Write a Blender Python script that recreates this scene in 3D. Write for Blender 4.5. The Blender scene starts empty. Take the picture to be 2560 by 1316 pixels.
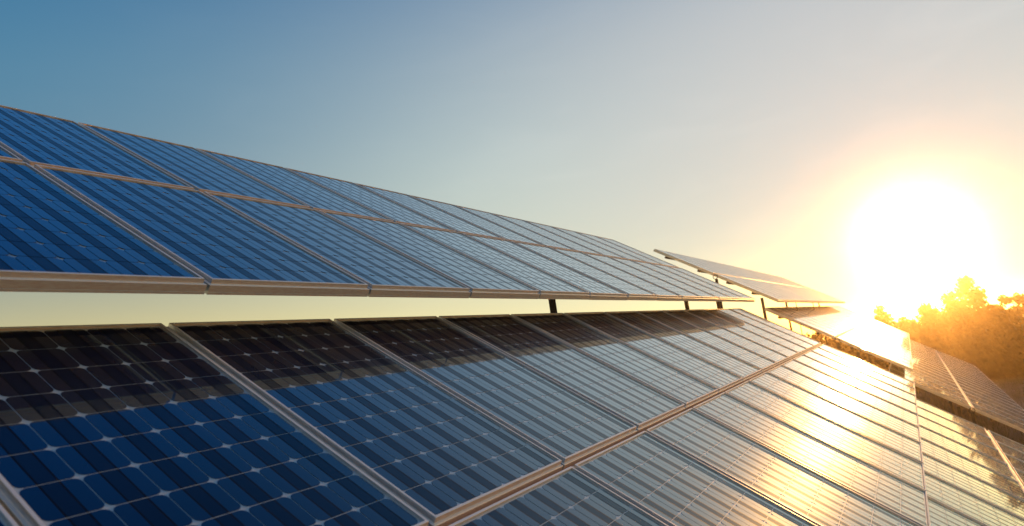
import bpy, math, random
from mathutils import Vector, Matrix, noise

random.seed(7)
sc = bpy.context.scene
COL = sc.collection
rad = math.radians
GZ = 3.8                       # camera height above the ground under the arrays

# ------------------------------------------------------------------ camera
cam = bpy.data.cameras.new('camera')
cam_o = bpy.data.objects.new('camera', cam)
COL.objects.link(cam_o)
CX = (0.48956085, -0.86049327, -0.14100184)
CD = (0.05108575, 0.18973158, -0.98050608)
CF = (0.87047138, 0.4728142, 0.1368441)
cam_o.matrix_world = Matrix([[CX[0], -CD[0], -CF[0], 0], [CX[1], -CD[1], -CF[1], 0], [CX[2], -CD[2], -CF[2], GZ], [0, 0, 0, 1]])
cam.sensor_width = 36.0
cam.lens = 36.0 * 1749.8 / 2560.0
cam.clip_start = 0.05
cam.clip_end = 6000
cam.dof.use_dof = True
cam.dof.focus_distance = 4.6
cam.dof.aperture_fstop = 2.8
sc.camera = cam_o

# ------------------------------------------------------------------ sky and sun
SUN = Vector((0.99675477, -0.02610821, 0.07614653)).normalized()
SUN_EL = math.asin(SUN.z)
SUN_ROT = math.atan2(SUN.x, SUN.y)
w = bpy.data.worlds.new('World')
sc.world = w
w.use_nodes = True
nt = w.node_tree
nt.nodes.clear()
def N(tree, typ, **kw):
    n = tree.nodes.new(typ)
    for k, v in kw.items():
        setattr(n, k, v)
    return n
def math_(tree, op, a, b=None, clamp=False):
    n = N(tree, 'ShaderNodeMath', operation=op, use_clamp=clamp)
    for i, v in enumerate((a, b)):
        if v is None: continue
        if isinstance(v, (int, float)): n.inputs[i].default_value = v
        else: tree.links.new(v, n.inputs[i])
    return n.outputs[0]
def vscale(tree, vec, fac):
    n = N(tree, 'ShaderNodeVectorMath', operation='SCALE')
    if isinstance(vec, tuple): n.inputs[0].default_value = vec
    else: tree.links.new(vec, n.inputs[0])
    if isinstance(fac, (int, float)): n.inputs['Scale'].default_value = fac
    else: tree.links.new(fac, n.inputs['Scale'])
    return n.outputs[0]
def vadd(tree, a, b, op='ADD'):
    n = N(tree, 'ShaderNodeVectorMath', operation=op)
    for i, v in enumerate((a, b)):
        if isinstance(v, tuple): n.inputs[i].default_value = v
        else: tree.links.new(v, n.inputs[i])
    return n.outputs[0]
tc = N(nt, 'ShaderNodeTexCoord')
nrm = N(nt, 'ShaderNodeVectorMath', operation='NORMALIZE')
nt.links.new(tc.outputs['Generated'], nrm.inputs[0])
dot = N(nt, 'ShaderNodeVectorMath', operation='DOT_PRODUCT')
nt.links.new(nrm.outputs[0], dot.inputs[0])
dot.inputs[1].default_value = SUN
sep = N(nt, 'ShaderNodeSeparateXYZ')
nt.links.new(nrm.outputs[0], sep.inputs[0])
DEG = 180 / math.pi
gam = math_(nt, 'MULTIPLY', math_(nt, 'ARCCOSINE', math_(nt, 'MINIMUM', dot.outputs['Value'], 0.9999999)), DEG)
elev = math_(nt, 'MAXIMUM', math_(nt, 'MULTIPLY', math_(nt, 'ARCSINE', sep.outputs['Z']), DEG), 0.0)
def gauss(x, s, p=2.0):
    return math_(nt, 'POWER', math.e, math_(nt, 'MULTIPLY', math_(nt, 'POWER', math_(nt, 'DIVIDE', x, s), p), -1.0))
g1 = gauss(gam, 6.0, 1.5)
g2 = gauss(gam, 40.0)
ee = gauss(elev, 6.0, 1.0)
away = gauss(math_(nt, 'MAXIMUM', math_(nt, 'SUBTRACT', gam, 62.0), 0.0), 28.0)
ee = math_(nt, 'MULTIPLY', ee, math_(nt, 'ADD', math_(nt, 'MULTIPLY', away, 0.58), 0.42))
eg = math_(nt, 'MULTIPLY', ee, gauss(gam, 40.0))
core = gauss(gam, 1.75, 1.3)
band = math_(nt, 'MULTIPLY', gauss(math_(nt, 'ABSOLUTE', math_(nt, 'SUBTRACT', gam, 34.0)), 17.0), gauss(math_(nt, 'ABSOLUTE', math_(nt, 'SUBTRACT', elev, 13.0)), 10.0))
acc = vadd(nt, (0.031, 0.1979, 0.3577), vscale(nt, (-0.2562, -0.12, 0.01), g1))
acc = vadd(nt, acc, vscale(nt, (0.5858, 0.4113, 0.2583), g2))
acc = vadd(nt, acc, vscale(nt, (1.5503, 0.8873, -0.3137), ee))
acc = vadd(nt, acc, vscale(nt, (-1.2033, -0.4861, 0.34), eg))
acc = vadd(nt, acc, vscale(nt, (8.0, 6.9, 5.4), core))
acc = vadd(nt, acc, vscale(nt, (0.10, 0.13, 0.09), band))
back = math_(nt, 'SUBTRACT', 1.0, gauss(math_(nt, 'MAXIMUM', math_(nt, 'SUBTRACT', gam, 72.0), 0.0), 30.0))
acc = vadd(nt, acc, vscale(nt, (0.17, 0.03, -0.12), back))
low = math_(nt, 'MULTIPLY', gauss(elev, 3.6), gauss(gam, 15.0))
acc = vadd(nt, acc, vscale(nt, (1.3, 0.92, 0.02), low))
# thin high cloud, barely there
wmap = N(nt, 'ShaderNodeMapping')
wmap.inputs['Scale'].default_value = (1.0, 1.0, 3.5)
nt.links.new(nrm.outputs[0], wmap.inputs[0])
wn = N(nt, 'ShaderNodeTexNoise')
wn.inputs['Scale'].default_value = 5.0; wn.inputs['Detail'].default_value = 7.0; wn.inputs['Distortion'].default_value = 0.8
nt.links.new(wmap.outputs[0], wn.inputs[0])
wisp = math_(nt, 'MULTIPLY', math_(nt, 'MAXIMUM', math_(nt, 'SUBTRACT', wn.outputs[0], 0.5), 0.0), gauss(gam, 42.0))
acc = vadd(nt, acc, vscale(nt, (0.14, 0.12, 0.10), wisp))
acc = vadd(nt, acc, (0.0, 0.0, 0.0), 'MAXIMUM')
# the blue deepens steadily towards the zenith
high = gauss(math_(nt, 'MAXIMUM', math_(nt, 'SUBTRACT', elev, 22.0), 0.0), 15.0)
acc = vadd(nt, acc, vadd(nt, (0.04, 0.36, 0.75), vscale(nt, (0.96, 0.64, 0.25), high)), 'MULTIPLY')
bg1 = N(nt, 'ShaderNodeBackground')
nt.links.new(acc, bg1.inputs['Color'])
bg1.inputs['Strength'].default_value = 1.0
sky = N(nt, 'ShaderNodeTexSky', sky_type='NISHITA', sun_disc=False)
sky.sun_elevation = SUN_EL
sky.sun_rotation = SUN_ROT
sky.dust_density = 2.0
tint = vscale(nt, sky.outputs[0], 0.08)
bg2 = N(nt, 'ShaderNodeBackground')
nt.links.new(tint, bg2.inputs['Color'])
bg2.inputs['Strength'].default_value = 0.05
ads = N(nt, 'ShaderNodeAddShader')
out = N(nt, 'ShaderNodeOutputWorld')
nt.links.new(bg1.outputs[0], ads.inputs[0])
nt.links.new(bg2.outputs[0], ads.inputs[1])
nt.links.new(ads.outputs[0], out.inputs['Surface'])

sl = bpy.data.lights.new('sun', 'SUN')
sl.energy = 5.0
sl.color = (1.0, 0.49, 0.13)
sl.angle = rad(0.53)
so = bpy.data.objects.new('sun', sl)
COL.objects.link(so)
so.rotation_mode = 'QUATERNION'
so.rotation_quaternion = SUN.to_track_quat('Z', 'Y')

sc.view_settings.view_transform = 'Standard'
sc.view_settings.look = 'None'
sc.view_settings.exposure = 0.0
sc.view_settings.gamma = 1.0
sc.view_settings.use_curve_mapping = False
sc.render.engine = 'CYCLES'
sc.cycles.use_denoising = True
sc.cycles.max_bounces = 8
sc.cycles.volume_bounces = 1
sc.cycles.sample_clamp_indirect = 6.0

# ------------------------------------------------------------------ materials
def mat(name, base, rough=0.5, metal=0.0, coat=0.0, coat_rough=0.03, spec=0.5, trans=None):
    m = bpy.data.materials.new(name)
    m.use_nodes = True
    b = m.node_tree.nodes['Principled BSDF']
    b.inputs['Base Color'].default_value = (*base, 1)
    b.inputs['Roughness'].default_value = rough
    b.inputs['Metallic'].default_value = metal
    b.inputs['Coat Weight'].default_value = coat
    b.inputs['Coat Roughness'].default_value = coat_rough
    b.inputs['Specular IOR Level'].default_value = spec
    b.inputs['Coat IOR'].default_value = 1.95
    return m, m.node_tree, b
def noise_color(tree, b, c1, c2, scale, detail=4, stretch=None, lo=0.35, hi=0.65, coord='Object', target='Base Color'):
    t = N(tree, 'ShaderNodeNewGeometry' if coord == 'Position' else 'ShaderNodeTexCoord')
    mp = N(tree, 'ShaderNodeMapping')
    tree.links.new(t.outputs[coord], mp.inputs[0])
    if stretch: mp.inputs['Scale'].default_value = stretch
    n = N(tree, 'ShaderNodeTexNoise')
    n.inputs['Scale'].default_value = scale
    n.inputs['Detail'].default_value = detail
    tree.links.new(mp.outputs[0], n.inputs[0])
    r = N(tree, 'ShaderNodeValToRGB')
    r.color_ramp.elements[0].position = lo
    r.color_ramp.elements[1].position = hi
    r.color_ramp.elements[0].color = (*c1, 1)
    r.color_ramp.elements[1].color = (*c2, 1)
    tree.links.new(n.outputs[0], r.inputs[0])
    tree.links.new(r.outputs[0], b.inputs[target])
    return n, r

def under_glass(tree, b, weight, film=0.21, tint=(1.0, 1.0, 1.0)):
    """the surface seen through laminated front glass: the glass reflects more
    and more towards grazing angles, with a thin dusty film that scatters it"""
    outn = [n for n in tree.nodes if n.type == 'OUTPUT_MATERIAL'][0]
    lw = N(tree, 'ShaderNodeLayerWeight'); lw.inputs['Blend'].default_value = 0.5
    fac = math_(tree, 'MULTIPLY', math_(tree, 'POWER', lw.outputs['Facing'], 3.0), weight, True)
    geo = N(tree, 'ShaderNodeNewGeometry')
    n = N(tree, 'ShaderNodeTexNoise')
    n.inputs['Scale'].default_value = 1.7; n.inputs['Detail'].default_value = 6
    tree.links.new(geo.outputs['Position'], n.inputs[0])
    sharp = N(tree, 'ShaderNodeBsdfGlossy'); soft = N(tree, 'ShaderNodeBsdfGlossy')
    tree.links.new(math_(tree, 'ADD', math_(tree, 'MULTIPLY', n.outputs[0], 0.05), 0.01), sharp.inputs['Roughness'])
    soft.inputs['Roughness'].default_value = 0.34
    # the anti-reflective layer sends back mostly blue, less so at grazing angles
    tm = N(tree, 'ShaderNodeMix', data_type='RGBA')
    tree.links.new(math_(tree, 'POWER', lw.outputs['Facing'], 5.0), tm.inputs[0])
    tm.inputs[6].default_value = (*tint, 1); tm.inputs[7].default_value = (1, 1, 1, 1)
    tree.links.new(tm.outputs[2], sharp.inputs['Color'])
    mx = N(tree, 'ShaderNodeMixShader')
    tree.links.new(math_(tree, 'MULTIPLY', n.outputs[0], film * 2), mx.inputs[0])
    tree.links.new(sharp.outputs[0], mx.inputs[1]); tree.links.new(soft.outputs[0], mx.inputs[2])
    m2 = N(tree, 'ShaderNodeMixShader')
    tree.links.new(fac, m2.inputs[0])
    tree.links.new(b.outputs[0], m2.inputs[1]); tree.links.new(mx.outputs[0], m2.inputs[2])
    tree.links.new(m2.outputs[0], outn.inputs['Surface'])

m_blue, t_, b_ = mat('cell_blue', (0.006, 0.04, 0.17), 0.6, spec=0.0)
noise_color(t_, b_, (0.001, 0.008, 0.038), (0.002, 0.012, 0.054), 2.3, coord='Position')
under_glass(t_, b_, 1.45, tint=(0.68, 0.92, 1.0))
m_dark, t_, b_ = mat('cell_dark', (0.004, 0.016, 0.055), 0.6, spec=0.0)
noise_color(t_, b_, (0.003, 0.009, 0.032), (0.005, 0.014, 0.046), 2.3, coord='Position')
under_glass(t_, b_, 0.68, tint=(0.68, 0.92, 1.0))
m_bus, t_, b_ = mat('busbar', (0.002, 0.004, 0.012), 0.5, spec=0.1)
m_back, t_, b_ = mat('backsheet', (0.56, 0.61, 0.62), 0.6, spec=0.1)
under_glass(t_, b_, 0.9)
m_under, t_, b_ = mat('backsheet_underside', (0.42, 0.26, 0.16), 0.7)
m_alu, t_, b_ = mat('brushed_aluminium', (0.8, 0.8, 0.8), 0.32, 0.85)
nz, rr = noise_color(t_, b_, (0.66, 0.65, 0.63), (0.84, 0.82, 0.79), 30, 6, (1.0, 1.0, 12.0))
bmp = N(t_, 'ShaderNodeBump'); bmp.inputs['Strength'].default_value = 0.12; bmp.inputs['Distance'].default_value = 0.0006
t_.links.new(nz.outputs[0], bmp.inputs['Height']); t_.links.new(bmp.outputs[0], b_.inputs['Normal'])
m_warm_refl, t_, b_ = mat('painted_warm_reflection_rail', (0.7, 0.45, 0.32), 0.38, 0.15)  # warm reflection of the surroundings put into the rail colour
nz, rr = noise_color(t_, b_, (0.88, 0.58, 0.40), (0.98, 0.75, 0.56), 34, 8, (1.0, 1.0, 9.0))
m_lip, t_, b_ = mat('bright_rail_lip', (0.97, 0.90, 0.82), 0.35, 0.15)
m_steel, t_, b_ = mat('galvanised_steel_dark', (0.03, 0.03, 0.03), 0.55, 0.3)
noise_color(t_, b_, (0.018, 0.014, 0.012), (0.05, 0.04, 0.034), 9, 5)
m_black, t_, b_ = mat('black_rubber', (0.012, 0.012, 0.013), 0.5)
m_bark, t_, b_ = mat('bark', (0.055, 0.038, 0.024), 0.9)
noise_color(t_, b_, (0.035, 0.024, 0.016), (0.08, 0.055, 0.035), 6, 6, (1, 1, 0.3))

def leaf_mat(name, c1, c2):
    m = bpy.data.materials.new(name)
    m.use_nodes = True
    t = m.node_tree
    t.nodes.clear()
    o = N(t, 'ShaderNodeOutputMaterial')
    d = N(t, 'ShaderNodeBsdfDiffuse')
    tr = N(t, 'ShaderNodeBsdfTranslucent')
    mx = N(t, 'ShaderNodeMixShader')
    mx.inputs[0].default_value = 0.45
    n = N(t, 'ShaderNodeTexNoise'); n.inputs['Scale'].default_value = 0.9; n.inputs['Detail'].default_value = 4
    g = N(t, 'ShaderNodeNewGeometry')
    t.links.new(g.outputs['Position'], n.inputs[0])
    r = N(t, 'ShaderNodeValToRGB')
    r.color_ramp.elements[0].position = 0.35; r.color_ramp.elements[1].position = 0.65
    r.color_ramp.elements[0].color = (*c1, 1); r.color_ramp.elements[1].color = (*c2, 1)
    t.links.new(n.outputs[0], r.inputs[0])
    t.links.new(r.outputs[0], d.inputs[0]); t.links.new(r.outputs[0], tr.inputs[0])
    t.links.new(d.outputs[0], mx.inputs[1]); t.links.new(tr.outputs[0], mx.inputs[2])
    t.links.new(mx.outputs[0], o.inputs[0])
    return m
m_leaf = leaf_mat('leaf', (0.075, 0.034, 0.003), (0.125, 0.060, 0.006))
m_grassy = leaf_mat('dry_grass', (0.16, 0.11, 0.045), (0.24, 0.17, 0.075))

m_ground, t_, b_ = mat('dry_field', (0.2, 0.13, 0.08), 0.95, spec=0.1)
n1, r1 = noise_color(t_, b_, (0.22, 0.135, 0.085), (0.40, 0.265, 0.18), 0.35, 8, coord='Object', lo=0.3, hi=0.7)
bmp = N(t_, 'ShaderNodeBump'); bmp.inputs['Strength'].default_value = 0.6; bmp.inputs['Distance'].default_value = 0.15
n2 = N(t_, 'ShaderNodeTexNoise'); n2.inputs['Scale'].default_value = 4.0; n2.inputs['Detail'].default_value = 6
tcg = N(t_, 'ShaderNodeTexCoord'); t_.links.new(tcg.outputs['Object'], n2.inputs[0])
t_.links.new(n2.outputs[0], bmp.inputs['Height']); t_.links.new(bmp.outputs[0], b_.inputs['Normal'])

# ------------------------------------------------------------------ mesh helpers
class MB:
    def __init__(s): s.v = []; s.f = []; s.m = []
    def face(s, pts, mi=0):
        k = len(s.v); s.v.extend(pts); s.f.append(tuple(range(k, k + len(pts)))); s.m.append(mi)
    def raw(s, vs, fs, mi=0):
        k = len(s.v); s.v.extend(vs)
        for f in fs: s.f.append(tuple(k + i for i in f)); s.m.append(mi)
    def box(s, a, b, mi=0):
        x0, y0, z0 = a; x1, y1, z1 = b
        s.raw([(x0, y0, z0), (x1, y0, z0), (x1, y1, z0), (x0, y1, z0), (x0, y0, z1), (x1, y0, z1), (x1, y1, z1), (x0, y1, z1)],
              [(0, 3, 2, 1), (4, 5, 6, 7), (0, 1, 5, 4), (1, 2, 6, 5), (2, 3, 7, 6), (3, 0, 4, 7)], mi)
    def beam(s, p, q, wd, ht, upv=Vector((0, 0, 1)), mi=0):
        p = Vector(p); q = Vector(q); d = (q - p).normalized()
        u = d.cross(upv)
        if u.length < 1e-4: u = d.cross(Vector((0, 1, 0)))
        u.normalize(); v = u.cross(d).normalized()
        u *= wd / 2; v *= ht / 2
        s.raw([tuple(c) for c in (p - u - v, p + u - v, p + u + v, p - u + v, q - u - v, q + u - v, q + u + v, q - u + v)],
              [(0, 3, 2, 1), (4, 5, 6, 7), (0, 1, 5, 4), (1, 2, 6, 5), (2, 3, 7, 6), (3, 0, 4, 7)], mi)
    def tube(s, p, q, r0, r1, n=7, mi=0):
        p = Vector(p); q = Vector(q); d = (q - p).normalized()
        u = d.orthogonal().normalized(); v = d.cross(u)
        k = len(s.v)
        for c, r in ((p, r0), (q, r1)):
            for i in range(n):
                a = 2 * math.pi * i / n
                s.v.append(tuple(c + (u * math.cos(a) + v * math.sin(a)) * r))
        for i in range(n):
            j = (i + 1) % n
            s.f.append((k + i, k + j, k + n + j, k + n + i)); s.m.append(mi)
        s.f.append(tuple(k + n + i for i in range(n))); s.m.append(mi)
    def mesh(s, name, mats):
        me = bpy.data.meshes.new(name)
        me.from_pydata(s.v, [], s.f)
        for m in (mats if isinstance(mats, (list, tuple)) else [mats]): me.materials.append(m)
        me.polygons.foreach_set('material_index', s.m)
        me.update()
        return me
    def build(s, name, mats, parent=None, loc=(0, 0, 0)):
        o = bpy.data.objects.new(name, s.mesh(name, mats))
        COL.objects.link(o); o.location = loc
        if parent is not None: o.parent = parent
        return o
def link(name, me, parent, loc=(0, 0, 0), rx=0.0):
    o = bpy.data.objects.new(name, me); COL.objects.link(o)
    o.parent = parent; o.location = loc
    if rx: o.rotation_euler = (rx, 0, 0)
    return o
def empty(name, loc, label, cat, group=None):
    o = bpy.data.objects.new(name, None); COL.objects.link(o)
    o.location = loc; o['label'] = label; o['category'] = cat
    o.empty_display_size = 0.3
    if group: o['group'] = group
    return o

# ------------------------------------------------------------------ ground
def ground_z(x, y):
    r = x
    if r < 24: z = 0.0
    elif r < 60: z = -(r - 24) ** 2 * 0.0021
    elif r < 110: z = -2.72 - (r - 60) * 0.075
    else: z = -6.47 - (r - 110) * 0.036
    d = math.hypot(x, y)
    if d > 9: z += (noise.noise(Vector((x * 0.05, y * 0.05, 3.1))) * 0.35 + noise.noise(Vector((x * 0.3, y * 0.3, 1.7))) * 0.06) * min(1, (d - 9) / 15)
    return z
def axis(lo, hi):
    v = [0.0]; step = 1.5
    while v[-1] < hi: v.append(v[-1] + step); step *= 1.075
    n = [0.0]; step = 1.5
    while n[-1] > lo: n.append(n[-1] - step); step *= 1.11
    return sorted(set(n[1:] + v))
gx = axis(-1500, 1600); gy = [-b for b in reversed(axis(-1500, 1500)) if -b not in ()]
gy = sorted(gy)
g = MB()
nx, ny = len(gx), len(gy)
g.v = [(x, y, ground_z(x, y)) for y in gy for x in gx]
g.f = [(j * nx + i, j * nx + i + 1, (j + 1) * nx + i + 1, (j + 1) * nx + i) for j in range(ny - 1) for i in range(nx - 1)]
g.m = [0] * len(g.f)
go = g.build('ground', m_ground)
go['kind'] = 'structure'
for pl_ in go.data.polygons: pl_.use_smooth = True

# ------------------------------------------------------------------ solar panel meshes
PW0, PW1, PL = 0.0185, 0.9815, 1.5377
TILT = rad(33)
prof = [(-0.0105, -0.0103), (-0.0105, -0.0012), (-0.0095, 0.0), (-0.0010, 0.0), (0.0, -0.0012), (0.0, -0.0205),
        (0.0015, -0.0225), (0.0098, -0.0225), (0.0112, -0.0240), (0.0112, -0.0525), (0.0095, -0.0535), (0.0095, -0.0550),
        (0.0112, -0.0560), (0.0112, -0.0660), (0.0010, -0.0660), (0.0010, -0.0640)]
f = MB()
nP = len(prof)
for (ox, oz) in prof:
    f.v += [(PW0 - ox, -PL - ox, oz), (PW1 + ox, -PL - ox, oz), (PW1 + ox, ox, oz), (PW0 - ox, ox, oz)]
for k in range(nP - 1):
    for c in range(4):
        d = (c + 1) % 4
        f.f.append((k * 4 + c, (k + 1) * 4 + c, (k + 1) * 4 + d, k * 4 + d))
        # the cross rails (sides 0 and 2) have warm reflected light painted on their walls
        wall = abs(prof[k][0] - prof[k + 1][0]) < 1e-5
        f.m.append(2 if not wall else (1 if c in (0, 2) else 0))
frame_me = f.mesh('solar_panel', [m_alu, m_warm_refl, m_lip])
def back_mesh(z):
    bs = MB()
    bs.box((PW0 + 0.0100, -PL + 0.0100, z - 0.0034), (PW1 - 0.0100, -0.0100, z))
    bs.m[0] = 1
    # junction box on the underside
    bs.box((0.43, -0.24, -0.034), (0.57, -0.12, z - 0.0035), 2)
    return bs.mesh('backsheet', [m_back, m_under, m_black])
back_me = back_mesh(-0.0104)
back_flush = back_mesh(-0.0040)          # modules of the far tables sit almost flush in their frames

CW, CH, CP, RP = 0.0755, 0.0732, 0.1547, 0.1503
def corner(cx, cy, sx, sy, r=0.0185):
    # rounded chamfer of a pseudo-square wafer, from the x side to the y side
    return [(cx, cy - sy * r), (cx - sx * r * 0.20, cy - sy * r * 0.52), (cx - sx * r * 0.52, cy - sy * r * 0.20), (cx - sx * r, cy)]
def cell_geo(mb, ox, oy, oz=-0.0079, zb=-0.0104):
    b, hb = CW / 3, 0.0027
    tr = corner(CW, CH, 1, 1); br = corner(CW, -CH, 1, -1); tl = corner(-CW, CH, -1, 1); bl = corner(-CW, -CH, -1, -1)
    right = [(b + hb, -CH)] + br[::-1] + tr + [(b + hb, CH)]
    left = [(-b - hb, CH)] + tl[::-1] + bl + [(-b - hb, -CH)]
    mid = [(-b + hb, -CH), (b - hb, -CH), (b - hb, CH), (-b + hb, CH)]
    T = lambda ps, z: [(ox + x, oy + y, z) for x, y in ps]
    mb.face(T(right, oz), 0); mb.face(T(left, oz), 0); mb.face(T(mid, oz), 1)
    for s in (-1, 1):
        x0, x1 = s * b - hb, s * b + hb
        mb.face(T([(x0, -CH), (x1, -CH), (x1, CH), (x0, CH)], oz), 2)
    ring = br[::-1] + tr + tl[::-1] + bl
    k = len(mb.v); n = len(ring)
    mb.v += T(ring, oz) + T(ring, zb)
    for i in range(n):
        j = (i + 1) % n
        mb.f.append((k + n + i, k + n + j, k + j, k + i)); mb.m.append(2)
def cell_mesh(top, bottom):
    c = MB(); cell_geo(c, 0, 0, top, bottom)
    return c.mesh('cell', [m_blue, m_dark, m_bus])
LAM = {'proud': (-0.0075, -0.0104), 'low': (-0.0091, -0.0104), 'flush': (-0.0033, -0.0040)}
cell_me = {k: cell_mesh(*v) for k, v in LAM.items()}
cell_pos = [(0.5 + (i - 2.5) * CP, -PL / 2 + (4.5 - j) * RP) for j in range(10) for i in range(6)]

def on_plane(s, t, h):
    ct, st = math.cos(TILT), math.sin(TILT)
    return Vector((s, t * ct + h * st, t * st - h * ct + GZ))

S0 = 0.895
def plane_z(tab, y):
    """height of the lower face of the module frames above a given world y"""
    t, h = tab['t'], tab['h'] + 0.066
    p = on_plane(0, t, h)
    return p.z + (y - p.y) * math.tan(TILT)

def make_array(tab):
    i0, i1, t0, h = tab['i0'], tab['i1'], tab['t'], tab['h']
    xm = S0 + (i0 + i1) / 2
    pm = on_plane(xm, t0 - 1.56, h)
    base = Vector((xm, pm.y, 0.0))
    root = empty('solar_array', base, tab['label'], 'solar array', 'solar arrays of the field')
    stuff = MB(); nstuff = 0
    lam = 'flush' if tab.get('flush') else tab.get('lam', 'low')
    for row in (0, 1):
        for i in range(i1 - i0):
            idx = i0 + i
            p = on_plane(S0 + idx, t0 - row * (PL + 0.0477), h) - base
            rx = TILT + random.uniform(-0.0009, 0.0009)
            pan = link('solar_panel', frame_me, root, p, rx)
            link('backsheet', back_flush if tab.get('flush') else back_me, pan)
            if (row, i) in tab['near']:
                for cp in cell_pos: link('cell', cell_me[lam], pan, (cp[0], cp[1], 0))
            else:
                sub = MB()
                for cp in cell_pos: cell_geo(sub, cp[0], cp[1], *LAM[lam])
                ca, sa = math.cos(rx), math.sin(rx)
                k = len(stuff.v)
                stuff.v += [(v[0] + p.x, v[1] * ca - v[2] * sa + p.y, v[1] * sa + v[2] * ca + p.z) for v in sub.v]
                stuff.f += [tuple(k + q for q in ff) for ff in sub.f]
                stuff.m += sub.m
                nstuff += 1
    o = stuff.build('cell', [m_blue, m_dark, m_bus], root)
    o['kind'] = 'stuff'
    # purlins along the row, rafters up the slope
    off = 0.0665
    for tt in (-0.34, -1.20, -1.93, -2.55):
        a = on_plane(S0 + i0 + 0.02, t0 + tt, h + off + 0.026) - base
        b = on_plane(S0 + i1 - 0.02, t0 + tt, h + off + 0.026) - base
        pu = MB()
        pu.beam(a, b, 0.045, 0.05, Vector((0, -math.sin(TILT), math.cos(TILT))))
        pu.build('purlin', m_steel, root)
    for i in range(i1 - i0 if tab['near'] and tab['i0'] + S0 < 10 else 0):
        a = on_plane(S0 + i0 + i + 0.62, t0 - 0.16, h + off + 0.053 + 0.028) - base
        b = on_plane(S0 + i0 + i + 0.62, t0 - 2.30, h + off + 0.053 + 0.028) - base
        ra = MB()
        ra.beam(a, b, 0.05, 0.055, Vector((0, -math.sin(TILT), math.cos(TILT))))
        # end bracket
        ra.beam(b + Vector((-0.03, 0.0, 0.0)), b + Vector((-0.03, -0.10, 0.02)), 0.012, 0.05)
        ra.build('rafter', m_steel, root)
    # posts: rolled H sections down to the ground
    for (ps, py) in tab['posts']:
        zt = plane_z(tab, py) + GZ * 0 - 0.055
        x = ps; gz = ground_z(x, py)
        pb = MB()
        L = Vector((x, py, 0)) - base
        pb.box((L.x - 0.026, L.y - 0.028, gz), (L.x - 0.015, L.y + 0.028, zt))
        pb.box((L.x + 0.015, L.y - 0.028, gz), (L.x + 0.026, L.y + 0.028, zt))
        pb.box((L.x - 0.015, L.y - 0.004, gz), (L.x + 0.015, L.y + 0.004, zt))
        post = pb.build('post', m_steel, root)
    for (ps, py) in tab['rings']:
        # pinned bearing ring at the head of an end post
        zt = plane_z(tab, py)
        rb = MB(); n = 20
        L = Vector((ps, py, zt)) - base
        R, r = 0.050, 0.008
        for a in range(n):
            th = 2 * math.pi * a / n
            for q in range(6):
                ph = 2 * math.pi * q / 6
                rb.v.append((L.x + math.cos(ph) * r, L.y + (R + math.sin(ph) * r) * math.cos(th), L.z - 0.005 + (R + math.sin(ph) * r) * math.sin(th)))
        for a in range(n):
            for q in range(6):
                rb.f.append((a * 6 + q, a * 6 + (q + 1) % 6, ((a + 1) % n) * 6 + (q + 1) % 6, ((a + 1) % n) * 6 + q)); rb.m.append(0)
        rb.build('bearing_ring', m_steel, root)
    for (ps, py, qy, qz) in tab['braces']:
        bm = MB()
        A = Vector((ps, py, plane_z(tab, py) - 0.12)) - base
        B = Vector((ps, qy, qz)) - base
        bm.beam(A, B, 0.03, 0.03)
        bm.build('brace', m_steel, root)
    for (ps, py, L_) in tab['cables']:
        bm = MB()
        A = Vector((ps, py, plane_z(tab, py) - 0.02)) - base
        bm.tube(A, A + Vector((0.02, 0.0, -L_)), 0.010, 0.010, 6)
        bm.build('cable', m_black, root)
    return root

hA, hB, hE = 0.90654, 1.18483, 1.424
tA, tB, tE = 5.4472, 2.5014, -0.258
LS, RS = 15.8, 15.8
def rg(r, a, b): return [(r, k) for k in range(a, b)]
tabs = [
    dict(lam='proud', i0=-1, i1=13, t=tA, h=hA, near=rg(1, 1, 4) + rg(0, 2, 4),
         label='highest dark blue solar array on the left, its lower frame edge against open sky',
         posts=[(S0 + i, 3.15) for i in (0.3, 5.65, 10.75, 13.02)], rings=[], braces=[], cables=[]),
    dict(i0=-2, i1=13, t=tB, h=hB, near=rg(0, 1, 5) + rg(1, 4, 5),
         label='middle solar array crossing the photo, its top row in the shade of the array above',
         posts=[(S0 + i, 1.25) for i in (0.3, 4.5, 8.5, 12.4)], rings=[], braces=[], cables=[]),
    dict(i0=0, i1=13, t=tE, h=hE, near=rg(0, 5, 10),
         label='lowest solar array at the bottom right corner, glowing yellow next to the camera',
         posts=[(S0 + i, -0.75) for i in (0.4, 4.5, 8.5, 12.4)], rings=[], braces=[], cables=[]),
]
tabsR = [
    dict(flush=True, i0=0, i1=20, t=tA, h=hA, near=[],
         label='far upper solar array, washed pale by the sun, with bare end frame and thin cables',
         posts=[(16.75, 3.73), (16.74, 2.80)] + [(24.7, 3.4), (34.7, 3.4)], rings=[(16.68, 3.73)], braces=[], cables=[(20.3, 2.55, 0.9), (24.3, 2.55, 0.9)]),
    dict(flush=True, i0=0, i1=20, t=tB, h=hB, near=[],
         label='far middle solar array with a dark red reflection strip along its top edge',
         posts=[(16.78, 1.43), (16.78, 1.07)] + [(24.7, 1.3), (34.7, 1.3)], rings=[(16.68, 1.43)], braces=[(16.74, 0.80, 0.60, 2.72)], cables=[]),
    dict(flush=True, i0=0, i1=20, t=tE, h=hE, near=rg(0, 0, 5),
         label='far lower solar array at the right edge, in front of the trees, amber cells',
         posts=[(16.78, -0.73), (16.78, -0.52)] + [(24.7, -0.6), (34.7, -0.6)], rings=[(16.68, -0.73)], braces=[], cables=[]),
]
for tb in tabs: make_array(tb)
S_keep = S0
S0 = S_keep + LS
for tb in tabsR: make_array(tb)
S0 = S_keep

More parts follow.
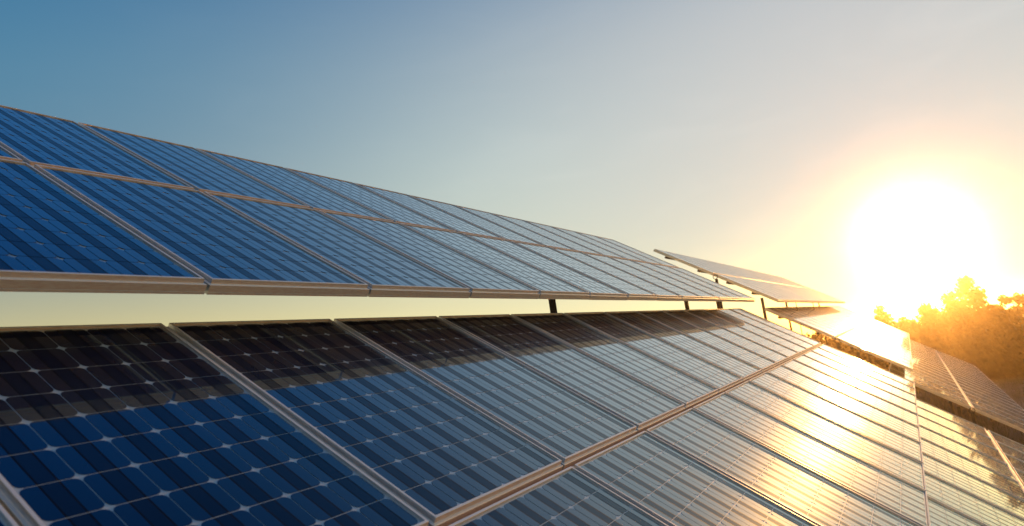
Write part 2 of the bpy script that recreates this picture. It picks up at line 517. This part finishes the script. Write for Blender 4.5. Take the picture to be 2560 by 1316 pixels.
# ------------------------------------------------------------------ trees
F = 1749.8
def ray_px(px, py):
    a, b = (px - 1280) / F, (py - 658) / F
    v = Vector((CX[0] * a + CD[0] * b + CF[0], CX[1] * a + CD[1] * b + CF[1], CX[2] * a + CD[2] * b + CF[2]))
    return v.normalized()
def tree_spot(px, py, dist):
    """ground spot and height of a tree whose top stands in this bearing"""
    v = ray_px(px, py)
    k = dist / math.hypot(v.x, v.y)
    x, y = v.x * k, v.y * k
    return x, y, ground_z(x, y), v.z * k + GZ
def leaf_quad(mb, p, size, rnd):
    d = Vector((rnd.gauss(0, 1), rnd.gauss(0, 1), rnd.gauss(0, 1))).normalized()
    u = d.orthogonal().normalized() * size * rnd.uniform(0.7, 1.3); v = d.cross(u).normalized() * size * 0.55
    mb.face([tuple(p - u), tuple(p - v * 0.9), tuple(p + u), tuple(p + v)])
def make_tree(px, py, dist, width, kind, label, seed, lobes=None, nleaf=4600, leaf=0.15, cat='tree', name='deciduous_tree', low=0.16):
    rnd = random.Random(seed)
    x, y, gz, zt = tree_spot(px, py, dist)
    H = zt - gz
    root = empty(name, (x, y, gz), label, cat, 'trees beyond the arrays')
    tr = MB(); cr = MB()
    # tapered trunk in short bends
    p = Vector((0, 0, -0.2)); r = H * 0.022; segs = 7
    pts = []
    for k in range(segs):
        q = Vector((rnd.uniform(-.02, .02) * H, rnd.uniform(-.02, .02) * H, H * 0.86 * (k + 1) / segs))
        tr.tube(p, q, r, r * 0.82, 7); pts.append((q, r * 0.8)); p = q; r *= 0.82
    # crown made of clumps at the limb ends
    clumps = []
    ncl = 46 if kind != 'cone' else 52
    for k in range(ncl):
        u = rnd.random()
        z = low + (0.97 - low) * u ** 0.85
        if kind == 'cone': rr = width / 2 * (1.0 - (z - low) / (1.0 - low)) ** 0.9
        elif kind == 'round': rr = width / 2 * math.sqrt(max(0.03, 1 - ((z - 0.52) / 0.52) ** 2))
        else: rr = width / 2 * (0.65 + 0.35 * math.sin(z * 9 + seed)) * math.sqrt(max(0.05, 1 - ((z - 0.45) / 0.58) ** 2))
        a = rnd.uniform(0, 2 * math.pi); q = rr * math.sqrt(rnd.uniform(0.15, 1.0))
        c0 = Vector((math.cos(a) * q, math.sin(a) * q, z * H))
        cs = H * rnd.uniform(0.045, 0.095) * (0.6 if z > 0.82 else 1.0)
        clumps.append((c0, cs))
    clumps.append((Vector((0, 0, H * 0.95)), H * 0.045))
    for c0, cs in clumps:
        b = min(pts, key=lambda t: (t[0] - c0 + Vector((0, 0, H * 0.12))).length)
        tr.tube(b[0], c0, b[1] * 0.35, 0.012, 5)
        for k in range(3):
            e = c0 + Vector((rnd.gauss(0, cs), rnd.gauss(0, cs), rnd.uniform(0.2, 1.2) * cs))
            tr.tube(c0, e, 0.014, 0.005, 4)
    tot = sum(cs ** 2 for _, cs in clumps)
    for c0, cs in clumps:
        for k in range(int(nleaf * cs ** 2 / tot)):
            d = Vector((rnd.gauss(0, 1), rnd.gauss(0, 1), rnd.gauss(0, 0.8)))
            d = d.normalized() * cs * (rnd.random() ** 0.45) * 1.35
            leaf_quad(cr, c0 + d, leaf, rnd)
    tr.build('trunk', m_bark, root)
    cr.build('crown', m_leaf, root)
    return root
TR = [
    (2195, 764, 62, 2.6, 'cone', 'small pale tree top standing alone left of the sun glare'),
    (2036, 832, 66, 4.2, 'round', 'low dark tree seen in the gap below the far middle array'),
    (2262, 800, 58, 4.0, 'round', 'low leafy tree just right of the small lone tree top'),
    (2312, 762, 56, 5.0, 'wide', 'broad tree burnt out by the glare under the sun'),
    (2372, 728, 61, 3.6, 'wide', 'bright yellow tree tucked against the left of the tall pointed tree'),
    (2410, 694, 58, 5.0, 'cone', 'tallest pointed tree to the right of the sun'),
    (2452, 764, 57, 3.4, 'round', 'rounded tree low on the right flank of the tall pointed tree'),
    (2534, 734, 54, 4.6, 'round', 'large dark amber tree at the right edge of the photo'),
    (2600, 752, 56, 6.0, 'round', 'dark tree partly beyond the right edge of the photo'),
    (2652, 700, 56, 6.0, 'wide', 'tall tree beyond the right edge of the photo'),
    (2740, 688, 57, 6.0, 'round', 'second tall tree beyond the right edge of the photo'),
    (2832, 668, 58, 6.4, 'wide', 'third tall tree beyond the right edge of the photo'),
    (2486, 812, 60, 4.0, 'wide', 'lower tree filling the dip before the large right edge tree'),
    (2140, 862, 64, 4.5, 'wide', 'low tree behind the posts of the far middle array'),
    (2346, 806, 52, 4.6, 'wide', 'leafy tree full of small light gaps below the burnt out tree'),
]
for k, (px, py, dist, wd, kind, lab) in enumerate(TR):
    make_tree(px, py, dist, wd, kind, lab, 100 + k)
# thicket between the trunks: one mass of undergrowth
und = MB(); rnd = random.Random(5)
for k in range(84000):
    px = rnd.uniform(1940, 2900) if k < 54000 else rnd.uniform(1960, 2320); dist = rnd.uniform(50, 70)
    v = ray_px(px, 800); kk = dist / math.hypot(v.x, v.y)
    x, y = v.x * kk, v.y * kk
    hmax = (3.6 if px < 2240 else 2.7) + 1.6 * noise.noise(Vector((x * 0.4, y * 0.4, 0)))
    z = ground_z(x, y) + hmax * rnd.random() ** 0.7
    leaf_quad(und, Vector((x, y, z)), 0.19, rnd)
uo = und.build('undergrowth', m_leaf)
uo['kind'] = 'stuff'
uo['label'] = 'dense undergrowth filling the space between the tree trunks'
# dry grass on the field in front of the trees
gr = MB()
for k in range(30000):
    x = rnd.uniform(9, 52); y = rnd.uniform(-0.16 * x - 3, 0.12 * x + 1)
    z = ground_z(x, y); a = rnd.uniform(0, math.pi); hgt = rnd.uniform(0.06, 0.28)
    dx, dy = math.cos(a) * 0.012, math.sin(a) * 0.012
    lx, ly = rnd.gauss(0, 0.05), rnd.gauss(0, 0.05)
    gr.face([(x - dx, y - dy, z), (x + dx, y + dy, z), (x + lx, y + ly, z + hgt)])
gro = gr.build('grass', m_grassy)
gro['kind'] = 'stuff'
gro['label'] = 'sparse dry grass on the brown field'

# ------------------------------------------------------------------ haze
hz = MB()
hz.box((-1600, -1700, -80), (1750, 1700, GZ + 3.0))
hm = bpy.data.materials.new('haze')
hm.use_nodes = True
t = hm.node_tree
t.nodes.clear()
ho = N(t, 'ShaderNodeOutputMaterial')
pv = N(t, 'ShaderNodeVolumePrincipled')
pv.inputs['Color'].default_value = (1.0, 0.74, 0.45, 1)
pv.inputs['Density'].default_value = 0.0013
pv.inputs['Anisotropy'].default_value = 0.94
t.links.new(pv.outputs[0], ho.inputs['Volume'])
hobj = hz.build('haze', hm)
hobj['kind'] = 'stuff'
hobj['label'] = 'warm evening haze over the field'
